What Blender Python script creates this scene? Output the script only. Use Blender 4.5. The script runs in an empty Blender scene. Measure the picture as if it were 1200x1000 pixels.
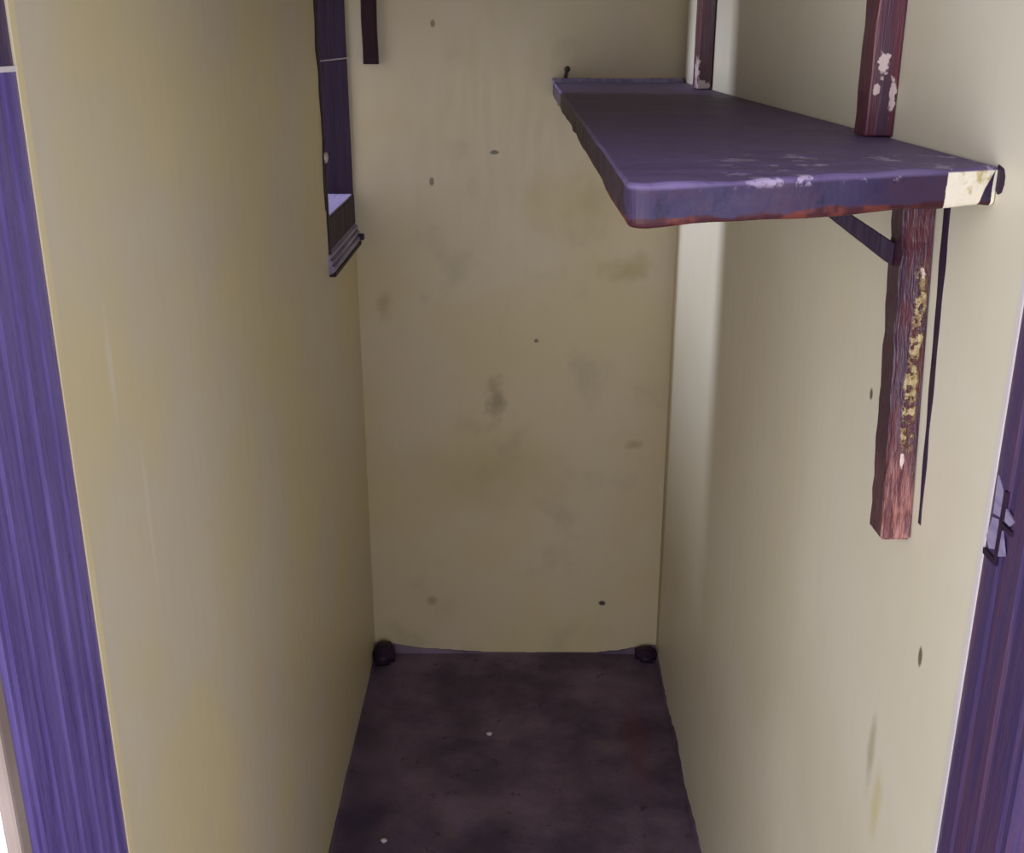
import bpy, bmesh, math, random
from mathutils import Vector, Matrix, noise
random.seed(7)
SC = bpy.context.scene
COL = SC.collection

# ------------------------------------------------------------------ camera
H_CAM = 1.5
F_PX = 1282.0
cd = bpy.data.cameras.new('camera')
cam = bpy.data.objects.new('camera', cd); COL.objects.link(cam)
cd.sensor_fit = 'HORIZONTAL'; cd.sensor_width = 36.0; cd.lens = 36.0 * F_PX / 1200.0
cd.clip_start = 0.02
pitch = math.atan(455 / F_PX)
yaw = math.atan(9 / F_PX * math.cos(pitch))
cam.location = (0, 0, H_CAM)
cam.rotation_euler = (math.pi / 2 - pitch, 0, yaw)
SC.camera = cam

# ------------------------------------------------------------------ light
SC.view_settings.view_transform = 'Standard'
SC.view_settings.look = 'None'
SC.view_settings.gamma = 1.0
SC.view_settings.use_curve_mapping = False
SC.view_settings.exposure = 0.35

world = bpy.data.worlds.new('world'); SC.world = world; world.use_nodes = True
bg = world.node_tree.nodes['Background']
bg.inputs['Color'].default_value = (0.86, 0.86, 1.0, 1)
bg.inputs['Strength'].default_value = 0.95


def area(name, loc, target, sx, sy, power, col, spread=180):
    l = bpy.data.lights.new(name, 'AREA'); l.shape = 'RECTANGLE'
    l.size = sx; l.size_y = sy; l.energy = power; l.color = col
    l.spread = math.radians(spread)
    o = bpy.data.objects.new(name, l); COL.objects.link(o)
    o.location = loc
    d = Vector(target) - Vector(loc)
    o.rotation_euler = d.to_track_quat('-Z', 'Y').to_euler()
    return o


# fill lamps added for the daylight in front of the closet, from left and behind
area('left_fill_light', (-1.15, -0.35, 1.25), (0.30, 1.05, 0.95), 0.7, 1.3, 18, (0.94, 0.96, 1.0))
area('back_fill_light', (-0.35, -1.7, 1.0), (0.0, 2.4, 0.4), 1.2, 0.9, 17, (0.96, 0.96, 1.0))  # unseen lamp added to lift the back wall
# weaker fill lamp added on the right to brighten the left wall
area('right_fill_light', (1.2, -0.35, 1.1), (-0.32, 1.1, 0.9), 0.7, 1.3, 8.5, (0.93, 0.92, 1.0))
# daylight at the small side window near the back wall
area('side_window_daylight', (-1.7, 2.50, 1.75), (0.355, 2.15, 1.0), 0.16, 1.4, 50, (0.74, 0.80, 1.0))


# ------------------------------------------------------------------ helpers
def lin(c):
    return tuple(((v / 255) / 12.92 if v / 255 <= 0.04045 else ((v / 255 + 0.055) / 1.055) ** 2.4) for v in c) + (1,)


def link(name, bm, mat, parent=None, smooth=False):
    off = Vector(parent['_o']) if parent is not None and '_o' in parent.keys() else Vector((0, 0, 0))
    if parent is not None:
        bmesh.ops.translate(bm, verts=bm.verts, vec=-off)
    bmesh.ops.recalc_face_normals(bm, faces=bm.faces)
    me = bpy.data.meshes.new(name); bm.to_mesh(me); bm.free()
    if smooth:
        for p in me.polygons: p.use_smooth = True
    me.materials.append(mat)
    o = bpy.data.objects.new(name, me); COL.objects.link(o)
    if parent is not None:
        o.parent = parent
        o['_o'] = list(off)
    return o


def single(name, bm, mat, origin, label, cat, group=None, smooth=False):
    bmesh.ops.translate(bm, verts=bm.verts, vec=-Vector(origin))
    o = link(name, bm, mat, smooth=smooth); o.location = origin; o['_o'] = list(origin)
    o['label'] = label; o['category'] = cat
    if group: o['group'] = group
    return o


def thing(name, loc, label, cat, group=None):
    o = bpy.data.objects.new(name, None); COL.objects.link(o); o.location = loc
    o.empty_display_size = 0.05
    o['_o'] = list(loc)
    o['label'] = label; o['category'] = cat
    if group: o['group'] = group
    return o


def struct(name, bm, mat, parent=None, smooth=False):
    o = link(name, bm, mat, parent, smooth)
    if parent is None: o['kind'] = 'structure'
    return o


def add_box(bm, lo, hi):
    (x0, y0, z0), (x1, y1, z1) = lo, hi
    v = [bm.verts.new(p) for p in ((x0, y0, z0), (x1, y0, z0), (x1, y1, z0), (x0, y1, z0),
                                   (x0, y0, z1), (x1, y0, z1), (x1, y1, z1), (x0, y1, z1))]
    for f in ((0, 3, 2, 1), (4, 5, 6, 7), (0, 1, 5, 4), (1, 2, 6, 5), (2, 3, 7, 6), (3, 0, 4, 7)):
        bm.faces.new([v[i] for i in f])
    return v


def add_prism(bm, pts, axis, a, b):
    """closed outline pts (2D) swept along an axis from a to b"""
    def P(p, t):
        if axis == 'z': return (p[0], p[1], t)
        if axis == 'y': return (p[0], t, p[1])
        return (t, p[0], p[1])
    A = [bm.verts.new(P(p, a)) for p in pts]; B = [bm.verts.new(P(p, b)) for p in pts]
    n = len(pts)
    bm.faces.new(A); bm.faces.new(B[::-1])
    for i in range(n):
        bm.faces.new((A[i], A[(i + 1) % n], B[(i + 1) % n], B[i]))
    return A + B


def bevel(bm, w, seg=2):
    bmesh.ops.bevel(bm, geom=list(bm.edges), offset=w, segments=seg, affect='EDGES', profile=0.6, clamp_overlap=True)


def slice_axis(bm, axis, lo, hi, step):
    n = Vector([1 if i == axis else 0 for i in range(3)])
    t = lo + step
    while t < hi - step * 0.3:
        bmesh.ops.bisect_plane(bm, geom=list(bm.verts) + list(bm.edges) + list(bm.faces), plane_co=n * t, plane_no=n, dist=1e-5)
        t += step


def jitter(bm, amp, scale, seed=0.0, axes=(1, 1, 1), keep=None):
    for v in bm.verts:
        if keep and keep(v.co): continue
        d = noise.noise_vector(v.co * scale + Vector((seed, seed * 1.7, -seed)))
        v.co += Vector((d.x * axes[0], d.y * axes[1], d.z * axes[2])) * amp


# ------------------------------------------------------------------ materials
class NT:
    def __init__(s, name):
        s.m = bpy.data.materials.new(name); s.m.use_nodes = True
        s.t = s.m.node_tree; s.b = s.t.nodes['Principled BSDF']

    def n(s, typ, **kw):
        x = s.t.nodes.new(typ)
        for k, v in kw.items(): setattr(x, k, v)
        return x

    def put(s, sock, v):
        if hasattr(v, 'is_output') or isinstance(v, bpy.types.NodeSocket): s.t.links.new(v, sock)
        else: sock.default_value = v

    def math(s, op, a, b=0.0, clamp=False):
        x = s.n('ShaderNodeMath', operation=op, use_clamp=clamp)
        s.put(x.inputs[0], a); s.put(x.inputs[1], b); return x.outputs[0]

    def vmath(s, op, a, b=(0, 0, 0)):
        x = s.n('ShaderNodeVectorMath', operation=op)
        s.put(x.inputs[0], a); s.put(x.inputs[1], b)
        return x.outputs['Value'] if op in ('LENGTH', 'DOT_PRODUCT') else x.outputs['Vector']

    def pos(s, world=True):
        if world: return s.n('ShaderNodeNewGeometry').outputs['Position']
        return s.n('ShaderNodeTexCoord').outputs['Object']

    def noise(s, vec, scale, detail=3.0, rough=0.55, stretch=None):
        if stretch is not None: vec = s.vmath('MULTIPLY', vec, stretch)
        x = s.n('ShaderNodeTexNoise'); s.put(x.inputs['Vector'], vec)
        x.inputs['Scale'].default_value = scale; x.inputs['Detail'].default_value = detail
        x.inputs['Roughness'].default_value = rough
        return x.outputs['Fac']

    def ramp(s, v, a, b, lo=0.0, hi=1.0):
        x = s.n('ShaderNodeMapRange', interpolation_type='SMOOTHSTEP')
        s.put(x.inputs['Value'], v)
        for i, q in zip(('From Min', 'From Max', 'To Min', 'To Max'), (a, b, lo, hi)): x.inputs[i].default_value = q
        return x.outputs['Result']

    def mix(s, f, a, b):
        x = s.n('ShaderNodeMix', data_type='RGBA')
        s.put(x.inputs[0], f); s.put(x.inputs[6], a); s.put(x.inputs[7], b); return x.outputs[2]

    def xyz(s, v):
        x = s.n('ShaderNodeSeparateXYZ'); s.put(x.inputs[0], v); return x.outputs

    def bump(s, h, strength, dist=0.002):
        x = s.n('ShaderNodeBump'); s.put(x.inputs['Height'], h)
        x.inputs['Strength'].default_value = strength; x.inputs['Distance'].default_value = dist
        s.t.links.new(x.outputs[0], s.b.inputs['Normal'])

    def spot(s, p, c, r, soft=0.6, wob=0.5, nscale=40):
        d = s.vmath('LENGTH', s.vmath('DIVIDE', s.vmath('SUBTRACT', p, c), r))
        nz = s.math('MULTIPLY', s.math('SUBTRACT', s.noise(p, nscale, 3), 0.5), wob * 2)
        return s.ramp(s.math('ADD', d, nz), 1.0 - soft, 1.0, 1.0, 0.0)

    def done(s, colour, rough, spec=0.5):
        s.put(s.b.inputs['Base Color'], colour); s.put(s.b.inputs['Roughness'], rough)
        s.b.inputs['Specular IOR Level'].default_value = spec
        return s.m


def wall_paint(name, c1, c2, spots=(), bands=(), rough=0.42, streak=(6, 6, 1.2), stain=None):
    k = NT(name); p = k.pos()
    col = k.mix(k.ramp(k.noise(p, 3.2, 3), 0.35, 0.65), lin(c1), lin(c2))
    brush = k.noise(p, 9, 4, 0.6, streak)
    col = k.mix(k.ramp(brush, 0.5, 0.8, 0, 0.12), col, lin(tuple(int(v * 0.9) for v in c1)))
    if stain:
        col = k.mix(k.ramp(k.noise(p, 5.5, 4, 0.6), 0.54, 0.72, 0, 0.45), col, lin(stain))
    for (c, r, colour, amt, *o) in spots:
        m = k.spot(p, c, r, *(o or ()))
        col = k.mix(k.math('MULTIPLY', m, amt), col, lin(colour))
    fine = k.noise(p, 60, 3)
    h = k.math('ADD', k.math('MULTIPLY', brush, 0.15), k.math('MULTIPLY', k.noise(p, 7, 2), 3.0))
    h = k.math('ADD', h, k.math('MULTIPLY', fine, 0.25))
    k.bump(h, 0.12, 0.003)
    return k.done(col, k.ramp(brush, 0.3, 0.7, rough - 0.03, rough + 0.03), 0.5)


def gloss_paint(name, c1, c2, axis=2, wear=None, wear_at=(0.62, 0.7), wear_scale=14, rough=0.33, spec=0.45, under=None, under_at=(0.55, 0.62)):
    """dark oil paint brushed on wood: streaks run along `axis`, chips show `wear`, a second coat shows `under`"""
    k = NT(name); p = k.pos()
    st = [26, 26, 26]; st[axis] = 1.6
    s1 = k.noise(p, 3, 4, 0.65, tuple(st))
    col = k.mix(k.ramp(s1, 0.35, 0.68), lin(c1), lin(c2))
    if under:
        col = k.mix(k.ramp(k.noise(p, 11, 4, 0.7), *under_at), col, lin(under))
    if wear:
        w = k.ramp(k.noise(p, wear_scale, 4, 0.72), *wear_at)
        col = k.mix(w, col, lin(wear))
    k.bump(k.math('ADD', s1, k.math('MULTIPLY', k.noise(p, 90, 2), 0.3)), 0.6, 0.003)
    return k.done(col, k.ramp(s1, 0.3, 0.75, rough - 0.08, rough + 0.14), spec)


XL, XR, YB = -0.37, 0.355, 2.475
DARK = (92, 80, 62)
M_back = wall_paint('cream_yellow_back_wall', (197, 182, 152), (195, 180, 140), spots=[
    ((-.055, YB, .68), (.028, .1, .10), (124, 108, 74), .6, 1.0, .9, 30),
    ((.25, YB, 1.0), (.075, .1, .05), (158, 142, 88), .6, .9, .8, 24),
    ((-.31, YB, .92), (.03, .1, .05), (150, 130, 84), .5, 1, .8, 26),
    ((.28, YB, .575), (.03, .1, .02), (140, 122, 80), .5, 1, .8, 30),
    ((-.055, YB, 1.263), (.013, .1, .006), (60, 50, 42), .9, .5, .4, 60),
    ((-.195, YB, 1.2), (.006, .1, .012), (84, 72, 56), .8, .5, .4, 60),
    ((.04, YB, .834), (.007, .1, .006), (70, 60, 46), .8, .5, .4, 60),
    ((.213, YB, .145), (.012, .1, .009), (52, 40, 38), .95, .5, .4, 60),
    ((-.185, YB, 1.53), (.006, .1, .01), (84, 72, 56), .7, .5, .4, 60),
    ((-.22, YB, .15), (.02, .1, .02), (140, 122, 84), .6, .8, .4, 40),
    ((-.06, YB, .5), (.3, .1, .14), (160, 140, 84), .3, .9, .4, 8),
    ((.12, YB, 1.15), (.2, .1, .12), (176, 158, 84), .4, .9, .4, 8),
], stain=(160, 150, 122))
M_left = wall_paint('cream_left_wall', (203, 192, 168), (206, 193, 150), spots=[
    ((XL, .95, 1.22), (.1, .012, .09), (214, 206, 186), .6, .8, .5, 14),
    ((XL, 1.0, 1.05), (.1, .008, .1), (216, 208, 188), .5, .8, .5, 14),
])
M_right = wall_paint('cream_right_wall', (212, 204, 184), (208, 199, 174), spots=[
    ((XR, 1.052, 1.162), (.1, .006, .008), (80, 56, 40), .9, .5, .3, 60),
    ((XR, .845, .985), (.1, .0055, .013), (96, 78, 56), .9, .5, .3, 60),
    ((XR, .93, .83), (.1, .014, .07), (150, 140, 104), .55, .9, .7, 30),
    ((XR, .90, .78), (.1, .02, .06), (186, 172, 96), .5, .9, .6, 30),
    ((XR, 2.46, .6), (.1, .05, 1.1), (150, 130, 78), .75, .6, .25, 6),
])
M_ceil = wall_paint('grey_brown_ceiling_paint', (118, 108, 100), (106, 98, 92))  # unseen ceiling, colour darkened to cut the bounce onto the back wall
M_white = wall_paint('white_outer_wall_paint', (236, 232, 226), (226, 220, 214))
M_edge = wall_paint('pale_yellow_edge_paint', (214, 200, 156), (206, 190, 150))


def floor_mat():
    k = NT('dark_stained_cement'); p = k.pos()
    col = k.mix(k.ramp(k.noise(p, 5, 5, 0.6), 0.35, 0.68), lin((72, 57, 78)), lin((114, 94, 114)))
    col = k.mix(k.ramp(k.noise(p, 17, 5, 0.7), 0.5, 0.75, 0, 0.6), col, lin((100, 84, 84)))
    col = k.mix(k.ramp(k.noise(p, 26, 4, 0.6), 0.6, 0.72, 0, 0.7), col, lin((44, 33, 44)))
    col = k.mix(k.math('MULTIPLY', k.spot(p, (.27, 2.1, 0), (.05, .25, .1), .9, .5, 12), .5), col, lin((96, 50, 62)))
    col = k.mix(k.math('MULTIPLY', k.spot(p, (-.33, 1.85, 0), (.09, .4, .1), .9, .5, 8), .6), col, lin((50, 40, 66)))
    h = k.math('ADD', k.noise(p, 14, 5, 0.6), k.math('MULTIPLY', k.noise(p, 120, 3), 0.25))
    k.bump(h, 0.6, 0.006)
    return k.done(col, k.ramp(k.noise(p, 9, 3), 0.3, 0.7, 0.5, 0.75), 0.4)


M_floor = floor_mat()
M_frame = gloss_paint('purple_door_frame_paint', (84, 70, 130), (104, 88, 150), 2, rough=0.3)
M_frame_r = gloss_paint('purple_maroon_door_frame_paint', (60, 48, 88), (78, 52, 78), 2, rough=0.36)
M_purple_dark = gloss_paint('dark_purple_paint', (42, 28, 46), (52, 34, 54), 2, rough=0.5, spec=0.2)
M_lav = gloss_paint('lavender_paint', (128, 112, 158), (104, 88, 136), 1, rough=0.35)
M_pale_lav = gloss_paint('pale_lavender', (150, 140, 168), (122, 110, 146), 1, rough=0.4)
M_batten = gloss_paint('red_brown_batten_paint', (84, 34, 46), (62, 34, 56), 2, rough=0.34)
M_batten_dark = gloss_paint('dark_maroon_paint', (50, 20, 26), (38, 18, 24), 2, rough=0.5, spec=0.15)
M_cream = wall_paint('bare_cream_filler', (236, 230, 204), (226, 216, 180), rough=0.6)
M_rust = wall_paint('rusted_metal', (70, 50, 46), (52, 38, 40), rough=0.7)
M_string = wall_paint('pale_string', (216, 208, 206), (200, 190, 190), rough=0.8)
M_crumb = wall_paint('pale_plaster', (206, 198, 196), (190, 180, 180), rough=0.8)
M_grey = wall_paint('grey_brown_edge', (128, 112, 104), (158, 144, 134), rough=0.6, streak=(20, 20, 4))


def batten_mat(name, chips):
    k = NT(name); p = k.pos()
    s1 = k.noise(p, 3, 4, 0.65, (26, 26, 1.6))
    col = k.mix(k.ramp(s1, 0.35, 0.68), lin((92, 34, 46)), lin((64, 36, 58)))
    for (c, r) in chips:
        col = k.mix(k.spot(p, c, r, .35, 1.3, 130), col, lin((200, 180, 178)))
    k.bump(s1, 0.6, 0.003)
    return k.done(col, 0.34)


def bracket_mat():
    k = NT('peeling_red_brown_bracket_leg'); p = k.pos(); x, y, z = k.xyz(p)
    s1 = k.noise(p, 3, 4, 0.65, (40, 40, 2.2))
    col = k.mix(k.ramp(s1, 0.4, 0.62), lin((84, 32, 44)), lin((62, 34, 54)))
    # towards its foot the coat has worn down to pinkish bare wood
    low = k.ramp(k.math('ADD', z, k.math('MULTIPLY', k.noise(p, 20, 3), 0.08)), 1.14, 1.21, 1, 0)
    wood = k.mix(k.ramp(k.noise(p, 3, 4, .7, (60, 60, 4)), .45, .6), lin((156, 102, 94)), lin((92, 44, 50)))
    col = k.mix(low, col, wood)
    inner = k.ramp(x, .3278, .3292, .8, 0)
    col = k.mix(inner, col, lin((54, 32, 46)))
    # long flaked strip of yellowed putty down the middle of the front face
    mid = k.ramp(k.math('ABSOLUTE', k.math('SUBTRACT', k.math('ADD', x, k.math('MULTIPLY', k.math('SUBTRACT', k.noise(p, 60, 3), .5), .012)), k.math('ADD', .3445, k.math('MULTIPLY', k.math('SUBTRACT', z, 1.2), .02)))), .0035, .0065, 1, 0)
    zz = k.math('MULTIPLY', k.ramp(z, 1.15, 1.165), k.ramp(z, 1.29, 1.325, 1, 0))
    flk = k.ramp(k.noise(p, 110, 4, .7), .42, .5)
    mask = k.math('MULTIPLY', k.math('MULTIPLY', mid, zz), flk)
    putty = k.mix(k.ramp(k.noise(p, 130, 3), .4, .65), lin((176, 156, 112)), lin((128, 98, 64)))
    col = k.mix(mask, col, putty)
    for c, r in (((.347, .93, 1.31), (.003, .05, .005)), ((.341, .91, 1.145), (.002, .05, .008))):
        col = k.mix(k.spot(p, c, r, .3, 1.2, 150), col, lin((216, 196, 186)))
    k.bump(k.math('ADD', s1, k.math('MULTIPLY', mask, .6)), 0.8, 0.004)
    return k.done(col, 0.36)


def shelf_mat():
    k = NT('worn_purple_shelf_paint'); p = k.pos(); x, y, z = k.xyz(p)
    s1 = k.noise(p, 3, 4, 0.6, (2.5, 14, 14))
    col = k.mix(k.ramp(s1, 0.35, 0.68), lin((90, 74, 112)), lin((104, 88, 126)))
    # front face: bluish and plum patches
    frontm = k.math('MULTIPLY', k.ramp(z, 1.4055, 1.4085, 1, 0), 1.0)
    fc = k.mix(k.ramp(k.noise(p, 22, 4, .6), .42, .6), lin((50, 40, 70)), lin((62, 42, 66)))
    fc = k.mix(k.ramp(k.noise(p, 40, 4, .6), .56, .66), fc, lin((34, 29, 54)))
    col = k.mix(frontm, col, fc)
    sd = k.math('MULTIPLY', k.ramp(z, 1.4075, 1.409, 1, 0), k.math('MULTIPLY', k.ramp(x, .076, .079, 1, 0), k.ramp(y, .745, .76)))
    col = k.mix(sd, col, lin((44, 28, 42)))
    # red brown bare wood along the bottom arris
    nz = k.math('MULTIPLY', k.math('SUBTRACT', k.noise(p, 30, 4, .6), .5), .014)
    low = k.ramp(k.math('ADD', z, nz), 1.3855, 1.388, 1, 0)
    col = k.mix(low, col, k.mix(k.ramp(k.noise(p, 50, 3), .45, .6), lin((60, 20, 28)), lin((100, 44, 36))))
    # pale scuffs where the top arris is chipped, mostly near the wall
    edge = k.math('MULTIPLY', k.ramp(z, 1.403, 1.407), k.ramp(k.noise(p, 34, 4, .7), .56, .62))
    edge = k.math('MULTIPLY', edge, k.math('MULTIPLY', k.ramp(y, .9, .96, 1, 0), k.ramp(x, .09, .2, 0.0, 1)))
    col = k.mix(k.math('MULTIPLY', edge, .6), col, lin((186, 168, 190)))
    # bare cream patch at the wall end of the front face
    u = k.math('ADD', x, k.math('MULTIPLY', k.math('SUBTRACT', k.noise(p, 60, 3), .5), .004))
    tri = k.math('ADD', u, k.math('MULTIPLY', k.math('SUBTRACT', 1.405, z), .45))
    pm = k.math('MULTIPLY', k.ramp(u, .3105, .3115), k.ramp(tri, .3495, .3505, 1, 0))
    pm2 = k.math('MULTIPLY', k.ramp(u, .3515, .352), 1.0)
    pm = k.math('MAXIMUM', pm, pm2)
    ff = k.math('MULTIPLY', k.ramp(z, 1.4075, 1.409, 1, 0), k.ramp(y, .86, .87, 1, 0))
    pm = k.math('MULTIPLY', pm, ff)
    cream = k.mix(k.ramp(k.noise(p, 70, 4, .6), .55, .7), lin((238, 230, 208)), lin((196, 180, 130)))
    col = k.mix(pm, col, cream)
    k.bump(k.math('ADD', s1, k.math('MULTIPLY', k.noise(p, 60, 3), 0.5)), 0.5, 0.004)
    return k.done(col, k.ramp(s1, 0.3, 0.7, 0.46, 0.62), 0.3)


M_shelf = shelf_mat()
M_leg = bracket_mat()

# ------------------------------------------------------------------ the setting
ZC = 2.25
YJL, YJR = 0.842, 0.756            # where the door frame meets each side wall
YF = 0.670                          # outer face of the front wall
WIN0, WINZ0, WINZ1 = 2.112, 1.07, 1.66

bm = bmesh.new(); add_box(bm, (-1.6, -1.9, -0.1), (1.6, YB + 0.12, 0)); struct('floor', bm, M_floor)
bm = bmesh.new(); add_box(bm, (XL - 0.1, YF + .1, ZC), (XR + 0.1, YB + 0.12, ZC + 0.1)); struct('ceiling', bm, M_ceil)
bm = bmesh.new(); add_box(bm, (XL - 0.25, YB, 0), (XR + 0.12, YB + 0.12, ZC)); struct('wall_back', bm, M_back)
bm = bmesh.new()
add_box(bm, (XL - 0.12, YJL, 0), (XL, WIN0, ZC))
add_box(bm, (XL - 0.12, WIN0, 0), (XL, YB, WINZ0))
add_box(bm, (XL - 0.12, WIN0, WINZ1), (XL, YB, ZC))
struct('wall_left', bm, M_left)
bm = bmesh.new(); add_box(bm, (XR, YJR, 0), (XR + 0.12, YB, ZC)); struct('wall_right', bm, M_right)
bm = bmesh.new()
add_box(bm, (-1.6, YF, 0), (XL - 0.035, YF + 0.1, ZC)); add_box(bm, (XL - .035, YF, 0), (XL - .016, YF + .014, ZC))
add_box(bm, (XR + 0.035, YF, 0), (1.6, YF + 0.1, ZC))
add_box(bm, (XL - 0.035, YF, 1.93), (XR + 0.035, YF + 0.1, ZC))
struct('wall_front', bm, M_white)

# door frame: grooved lining boards on both sides and a head board
df = thing('door_1', (0, YF, 0), '', ''); del df['label']; del df['category']; df['kind'] = 'structure'


def jamb_outline(sign, xw, y0, y1, grooves):
    """section in plan: the reveal face carries shallow flutes"""
    pts = [(xw - sign * 0.035, y0), (xw - sign * 0.035, y1)]
    pts.append((xw, y1))
    n = grooves
    face = []
    L = (y1 - y0)
    for i in range(n):
        a = y1 - L * (i + 0.62) / n; b = y1 - L * (i + 0.72) / n; c = y1 - L * (i + 0.9) / n; d = y1 - L * (i + 1.0) / n
        face += [(xw, a), (xw - sign * 0.0018, b), (xw - sign * 0.0018, c)]
        if i < n - 1: face.append((xw, d))
    face.append((xw - sign * 0.006, y0))
    return pts + face


bm = bmesh.new(); add_prism(bm, jamb_outline(1, XL, YF + 0.015, YJL, 5), 'z', 0, 1.4775)
struct('door_jamb', bm, M_frame, df)
bm = bmesh.new(); add_prism(bm, jamb_outline(1, XL - .001, YF + 0.015, YJL, 5), 'z', 1.4805, 1.93)
o = struct('door_jamb', bm, M_frame_r, df)
bm = bmesh.new(); add_box(bm, (XL - 0.034, YF + 0.017, 1.477), (XL + 0.0008, YJL + .001, 1.481)); struct('joint_filler', bm, M_string, df)
bm = bmesh.new(); add_prism(bm, jamb_outline(-1, XR, YF - 0.02, YJR, 3), 'z', 0, 1.93)
struct('door_jamb', bm, M_frame_r, df)
bm = bmesh.new(); add_box(bm, (XL + .0, YF, 1.895), (XR, YJR, 1.93)); struct('door_head', bm, M_frame, df)
# grey-brown outer arris of the left lining
bm = bmesh.new(); add_box(bm, (XL - 0.0155, YF - 0.002, 0), (XL - 0.004, YF + 0.0145, 1.93)); bevel(bm, .003)
struct('frame_edge', bm, M_grey, df)


# hinge seat on the right lining
def patch(bm, pts, x, t):
    add_prism(bm, pts, 'x', x - t, x)


bm = bmesh.new()
for poly in ([(.752, 1.196), (.738, 1.186), (.738, 1.168), (.75, 1.166)],
             [(.75, 1.163), (.738, 1.166), (.738, 1.142), (.748, 1.138), (.755, 1.145)],
             [(.731, 1.178), (.716, 1.174), (.722, 1.168), (.731, 1.168)],
             [(.732, 1.160), (.722, 1.144), (.732, 1.139)]):
    patch(bm, poly, XR + .0004, .0014)
struct('chipped_patch', bm, M_pale_lav, df)
bm = bmesh.new()
add_box(bm, (XR - .0022, .7325, 1.133), (XR + .0002, .7365, 1.19)); add_box(bm, (XR - .0022, .716, 1.163), (XR + .0002, .7365, 1.1665))
add_box(bm, (XR - .0022, .7325, 1.131), (XR + .0002, .7545, 1.136))
jitter(bm, .001, 60)
struct('hinge_recess', bm, M_purple_dark, df)

# pale strip of wall paint beside the left lining
bm = bmesh.new(); add_box(bm, (XL - 0.001, YJL + .0005, 0), (XL + 0.0012, YJL + 0.011, ZC)); slice_axis(bm, 2, 0, ZC, .05)
jitter(bm, .0012, 12, axes=(0, 1, 0), keep=lambda c: c.y < YJL + .005)
struct('trim_1', bm, M_edge)
bm = bmesh.new(); add_box(bm, (XR - 0.0012, YJR + .0005, 0), (XR + 0.001, YJR + 0.006, ZC)); slice_axis(bm, 2, 0, ZC, .05)
jitter(bm, .0012, 12, axes=(0, 1, 0), keep=lambda c: c.y < YJR + .004)
struct('trim_2', bm, M_crumb)


# ragged edge of the dark floor coat where it climbs the walls
def ragged(name, p0, p1, nrm, hfun, n=90):
    bm = bmesh.new(); P0 = Vector(p0); P1 = Vector(p1); N = Vector(nrm)
    rows = []
    for i in range(n + 1):
        t = i / n; b = P0.lerp(P1, t); h = hfun(t)
        rows.append([bm.verts.new(b), bm.verts.new(b + Vector((0, 0, h))), bm.verts.new(b + N * .0025 + Vector((0, 0, h * .92))), bm.verts.new(b + N * .006)])
    for i in range(n):
        for j in range(3):
            bm.faces.new((rows[i][j], rows[i + 1][j], rows[i + 1][j + 1], rows[i][j + 1]))
    return struct(name, bm, M_floor)


def hback(t):
    n = noise.noise(Vector((t * 9, 3, 0))) * .5 + noise.noise(Vector((t * 40, 1, 0))) * .35
    base = .016 - .022 * math.exp(-((t - .58) / .3) ** 2) + .014 * math.exp(-(t / .12) ** 2) + .012 * math.exp(-((1 - t) / .1) ** 2)
    if abs(t - .555) < .012: return .001
    return max(.002, base + n * .008)


ragged('baseboard_back', (XL, YB, 0), (XR, YB, 0), (0, -1, 0), hback)
ragged('baseboard_right', (XR, YJR + .01, 0), (XR, YB, 0), (-1, 0, 0), lambda t: max(.001, .012 + .02 * noise.noise(Vector((t * 11, 7, 0))) + .008 * noise.noise(Vector((t * 60, 2, 0)))), 160)
ragged('baseboard_left', (XL, YJL + .02, 0), (XL, YB, 0), (1, 0, 0), lambda t: max(.001, .004 + .006 * noise.noise(Vector((t * 14, 5, 0)))), 120)

# side window beside the back wall: lined opening with a grooved bottom rail
wn = thing('window_1', (XL, 2.29, WINZ0), '', ''); del wn['label']; del wn['category']; wn['kind'] = 'structure'
bm = bmesh.new(); add_box(bm, (XL - 0.12, YB - 0.012, WINZ0), (XL - 0.001, YB - .0005, WINZ1)); slice_axis(bm, 2, WINZ0, WINZ1, .03); jitter(bm, .0015, 25, axes=(1, 1, 0), keep=lambda c: c.y > YB - .005)
struct('window_jamb', bm, M_purple_dark, wn)
bm = bmesh.new(); add_box(bm, (XL - 0.12, WIN0 + .0005, WINZ0), (XL + 0.003, WIN0 + 0.012, WINZ1)); slice_axis(bm, 2, WINZ0, WINZ1, .02); jitter(bm, .005, 28, axes=(0, 1, 0), keep=lambda c: c.y > WIN0 + .005)
struct('window_jamb', bm, M_purple_dark, wn)
bm = bmesh.new(); add_box(bm, (XL - 0.12, WIN0, WINZ1 - .012), (XL, YB - .012, WINZ1)); struct('window_head', bm, M_purple_dark, wn)
# bottom rail: dark face; daylight on its top painted as a pale lavender slab
bm = bmesh.new(); add_box(bm, (XL - 0.05, WIN0 + .012, WINZ0 + .04), (XL + .001, YB - .0005, WINZ0 + .1)); bevel(bm, .002)
struct('window_rail', bm, M_purple_dark, wn)
bm = bmesh.new(); add_box(bm, (XL - 0.12, WIN0 + .012, WINZ0 + .1), (XL - .002, YB - .012, WINZ0 + .104)); struct('lit_rail_top', bm, M_pale_lav, wn)
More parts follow.
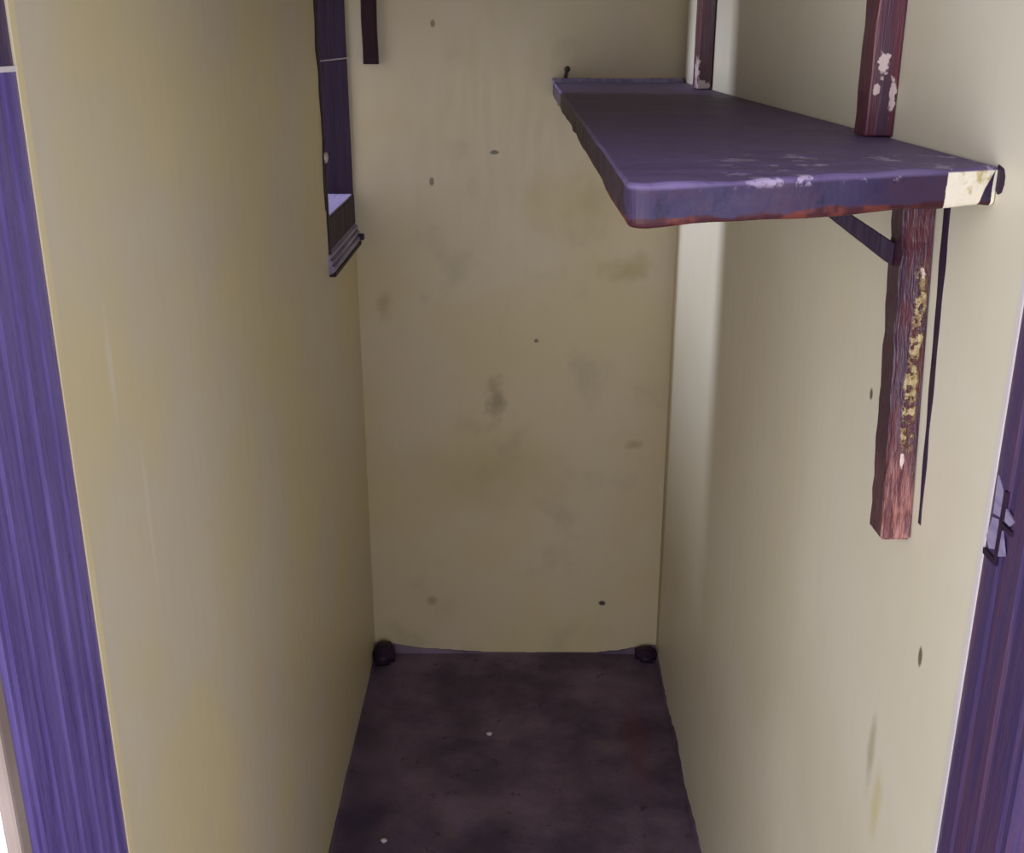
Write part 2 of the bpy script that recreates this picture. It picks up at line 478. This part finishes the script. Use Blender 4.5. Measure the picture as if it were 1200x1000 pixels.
# grooved sill moulding
pr = [(XL - .02, WINZ0 + .04), (XL - .02, WINZ0 - .002), (XL + .004, WINZ0 - .004), (XL + .012, WINZ0 + .001)]
for i in range(3):
    z0 = WINZ0 + .004 + i * .0115
    pr += [(XL + .012 - i * .003, z0), (XL + .0115 - i * .003, z0 + .006), (XL + .006 - i * .003, z0 + .008), (XL + .006 - i * .003, z0 + .0105)]
pr += [(XL + .002, WINZ0 + .04)]
bm = bmesh.new(); add_prism(bm, pr, 'y', WIN0 - .005, YB - .001); struct('window_sill', bm, M_pale_lav, wn)
bm = bmesh.new(); add_box(bm, (XL - .02, WIN0 - .004, WINZ0 - .010), (XL + .013, YB - .0008, WINZ0 - .002)); bevel(bm, .002); struct('sill_edge', bm, M_purple_dark, wn)
bm = bmesh.new(); add_box(bm, (XL + .004, YB - .02, WINZ0 + .002), (XL + .02, YB - .0005, WINZ0 + .014)); bevel(bm, .002); struct('sill_tip', bm, M_purple_dark, wn)
bm = bmesh.new(); add_box(bm, (XL - .004, WIN0 - .016, 1.19), (XL + .0022, WIN0 + .001, WINZ1)); slice_axis(bm, 2, 1.19, WINZ1, .012)
jitter(bm, .026, 16, 3, axes=(0, 1, 0), keep=lambda c: c.y > WIN0)
struct('frame_lip', bm, M_purple_dark, wn)
# flaked plaster lip
bm = bmesh.new(); bmesh.ops.create_icosphere(bm, subdivisions=2, radius=.011); bmesh.ops.scale(bm, vec=(.5, 1.2, .9), verts=bm.verts); bmesh.ops.translate(bm, vec=(XL + .003, WIN0 + .004, 1.288), verts=bm.verts); jitter(bm, .004, 90)
struct('plaster_chip', bm, M_string, wn, True)
bm = bmesh.new()
bmesh.ops.create_cone(bm, cap_ends=True, segments=8, radius1=.0011, radius2=.0011, depth=.345)
bmesh.ops.rotate(bm, cent=(0, 0, 0), matrix=Matrix.Rotation(math.radians(90), 3, 'X'), verts=bm.verts)
bmesh.ops.translate(bm, vec=(XL + .006, 2.280, 1.461), verts=bm.verts)
struct('string', bm, M_string, wn)

# ------------------------------------------------------------------ wall shelf
ZT, TH = 1.411, 0.029
sh = thing('wall_shelf', (0.21, 1.6, ZT - TH), 'long chipped purple wooden shelf board fixed along the right wall', 'shelf')
fl = Vector((.071, .722)); fr = Vector((XR - .001, .828))
out = []
# rounded front left corner
c0 = fl + Vector((.013, .016))
for i in range(7):
    a = math.radians(180 + 15 + i * 13)
    out.append((c0.x + .0135 * math.cos(a), c0.y + .0145 * math.sin(a)))
out += [(fr.x, fr.y), (XR - .001, YB - .001), (.072, YB - .001)]
bm = bmesh.new(); add_prism(bm, out, 'z', ZT - TH, ZT)
es = [e for e in bm.edges if abs(e.verts[0].co.z - e.verts[1].co.z) < 1e-6]
bmesh.ops.bevel(bm, geom=es, offset=.0035, segments=3, affect='EDGES', profile=.5)
slice_axis(bm, 1, .73, YB, .06); slice_axis(bm, 0, .08, XR, .012)
jitter(bm, .0022, 22, 3, axes=(.8, .8, 1), keep=lambda c: c.y > YB - .01 or c.x > XR - .005)
link('board', bm, M_shelf, sh, False)
bm = bmesh.new(); add_box(bm, (.069, YB - .03, ZT - .006), (XR - .006, YB - .001, ZT + .0085)); bevel(bm, .003); slice_axis(bm, 0, .06, XR, .03); jitter(bm, .0015, 20, 1, keep=lambda c: c.y > YB - .004)  # thin raised strip, paler lavender, along the shelf's back end
o = link('end_strip', bm, M_pale_lav, sh); o['label'] = 'lighter lavender strip along the back end of the shelf'
bm = bmesh.new()
bmesh.ops.create_icosphere(bm, subdivisions=2, radius=.0065)
bmesh.ops.translate(bm, vec=(0, 0, .018), verts=bm.verts)
g = bmesh.ops.create_cone(bm, cap_ends=True, segments=10, radius1=.0045, radius2=.004, depth=.016)['verts']
bmesh.ops.translate(bm, vec=(0, 0, .008), verts=g)
bmesh.ops.rotate(bm, cent=(0, 0, 0), matrix=Matrix.Rotation(math.radians(12), 3, 'Y'), verts=bm.verts)
bmesh.ops.translate(bm, vec=(.098, YB - .014, ZT + .009), verts=bm.verts)
o = link('nail', bm, M_rust, sh, True); o['label'] = 'dark nail sticking up'

# bracket under the shelf
br = thing('shelf_bracket', (XR - .014, .93, 1.075), 'peeling red-brown wooden bracket with diagonal brace under the purple shelf', 'bracket')
bm = bmesh.new()
zt, zb = ZT - TH - .0025, 1.072
ya, yb2 = .942, .900
xi = XR - .0275
vs = [bm.verts.new(p) for p in ((xi, yb2, zb), (XR - .0005, yb2, zb), (XR - .0005, yb2 + .03, zb), (xi, yb2 + .034, zb),
                                (xi, ya, zt), (XR - .0005, ya, zt), (XR - .0005, ya + .03, zt), (xi, ya + .034, zt))]
for f in ((0, 3, 2, 1), (4, 5, 6, 7), (0, 1, 5, 4), (1, 2, 6, 5), (2, 3, 7, 6), (3, 0, 4, 7)): bm.faces.new([vs[i] for i in f])
bmesh.ops.bevel(bm, geom=[e for e in bm.edges], offset=.0022, segments=2, affect='EDGES')
slice_axis(bm, 2, zb, zt, .012); jitter(bm, .0018, 60, 4, axes=(1, 1, .4), keep=lambda c: c.x > XR - .003)
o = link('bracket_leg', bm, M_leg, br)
bm = bmesh.new(); add_box(bm, (.14, .948, 1.362), (xi - .0005, .975, 1.3805)); bevel(bm, .0015); link('bracket_arm', bm, M_batten_dark, br)
bm = bmesh.new(); add_prism(bm, [(xi - .0006, 1.312), (xi - .0006, 1.332), (.279, 1.3615), (.2585, 1.3615)], 'y', .951, .972); bevel(bm, .0012)
link('brace', bm, M_purple_dark, br)
# thin dark purple strip on the wall along the leg
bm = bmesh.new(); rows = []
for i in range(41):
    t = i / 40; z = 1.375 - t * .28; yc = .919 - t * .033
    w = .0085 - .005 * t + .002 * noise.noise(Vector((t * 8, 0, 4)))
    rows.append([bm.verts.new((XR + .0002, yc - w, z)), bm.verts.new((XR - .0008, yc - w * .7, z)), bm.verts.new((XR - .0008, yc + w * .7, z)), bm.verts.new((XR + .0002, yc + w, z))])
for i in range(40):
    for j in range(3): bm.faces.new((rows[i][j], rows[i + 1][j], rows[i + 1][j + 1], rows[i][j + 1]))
o = link('dark_wall_mark', bm, M_purple_dark, br); o['label'] = 'thin dark purple line on the wall beside the bracket leg'


# dark smudge where the shelf end meets the wall
bm = bmesh.new(); add_prism(bm, [(.829, 1.412), (.820, 1.410), (.8165, 1.405), (.816, 1.399), (.8185, 1.393), (.823, 1.391), (.83, 1.395)], 'x', XR - .0012, XR + .0003)
o = link('dark_wall_mark', bm, M_purple_dark, sh); o['label'] = 'dark purple paint dab on the wall beyond the cream end'


# battens standing on the shelf against the right wall
def batten(y0, y1, z0, z1, label, chips, seed, group=None):
    bm = bmesh.new(); add_box(bm, (XR - .027, y0, z0), (XR - .0005, y1, z1)); bevel(bm, .002)
    slice_axis(bm, 2, z0, z1, .02); jitter(bm, .0015, 40, seed, axes=(1, 1, 0), keep=lambda c: c.x > XR - .003)
    return single('wall_batten', bm, batten_mat('chipped_maroon_paint', chips), (XR - .014, (y0 + y1) / 2, z0), label, 'batten', group)


batten(1.074, 1.112, ZT + .001, 2.2, 'chipped maroon upright batten rising from the middle of the purple shelf',
       [((.338, 1.074, 1.478), (.006, .02, .012)), ((.35, 1.074, 1.452), (.004, .02, .016)), ((.334, 1.074, 1.455), (.003, .02, .008))], 2, 'upright battens above the shelf')
batten(2.112, 2.175, ZT + .001, 2.2, 'narrow dark maroon upright batten near the far end of the purple shelf',
       [((.335, 2.112, 1.418), (.014, .03, .012)), ((.329, 2.13, 1.44), (.003, .03, .03))], 5, 'upright battens above the shelf')
# dark batten hanging on the back wall
bm = bmesh.new(); add_box(bm, (-.3335, YB - .022, 1.448), (-.302, YB - .0005, 2.2)); bevel(bm, .002)
slice_axis(bm, 2, 1.448, 2.2, .03); jitter(bm, .0018, 14, 9, axes=(1, 0, 0))
single('wall_batten', bm, M_batten_dark, (-.318, YB - .011, 1.448), 'short dark brown batten ending high on the back wall beside the side window', 'batten')


# ------------------------------------------------------------------ floor corner blocks and crumbs
def lump(name, c, r, mat, label, cat, seed, group=None):
    bm = bmesh.new(); bmesh.ops.create_cube(bm, size=2)
    bmesh.ops.bevel(bm, geom=list(bm.edges), offset=.5, segments=3, affect='EDGES')
    bmesh.ops.scale(bm, vec=r, verts=bm.verts)
    bmesh.ops.translate(bm, vec=(c[0], c[1], c[2]), verts=bm.verts)
    jitter(bm, min(r) * .35, .6 / min(r), seed)
    z0 = min(v.co.z for v in bm.verts)
    for v in bm.verts:
        v.co.z -= z0; v.co.y = min(v.co.y, YB - .003); v.co.x = max(XL + .001, min(XR - .001, v.co.x))
    return single(name, bm, mat, (c[0], c[1], 0), label, cat, group, True)


lump('wood_block', (XL + .028, YB - .045, .022), (.026, .04, .022), M_purple_dark, 'dark purple painted block in the back left corner of the floor', 'block', 1)
lump('wood_block', (XR - .03, YB - .03, .014), (.028, .026, .014), M_purple_dark, 'dark purple painted block in the back right corner of the floor', 'block', 2)
lump('plaster_crumb', (-.066, 2.12, .003), (.006, .006, .003), M_crumb, 'tiny pale plaster crumb in the middle of the dark floor', 'crumb', 3)
lump('plaster_crumb', (-.265, 1.765, .003), (.006, .006, .003), M_crumb, 'tiny pale plaster crumb on the floor near the left wall', 'crumb', 4)

for o in bpy.data.objects:
    if '_o' in o.keys(): del o['_o']
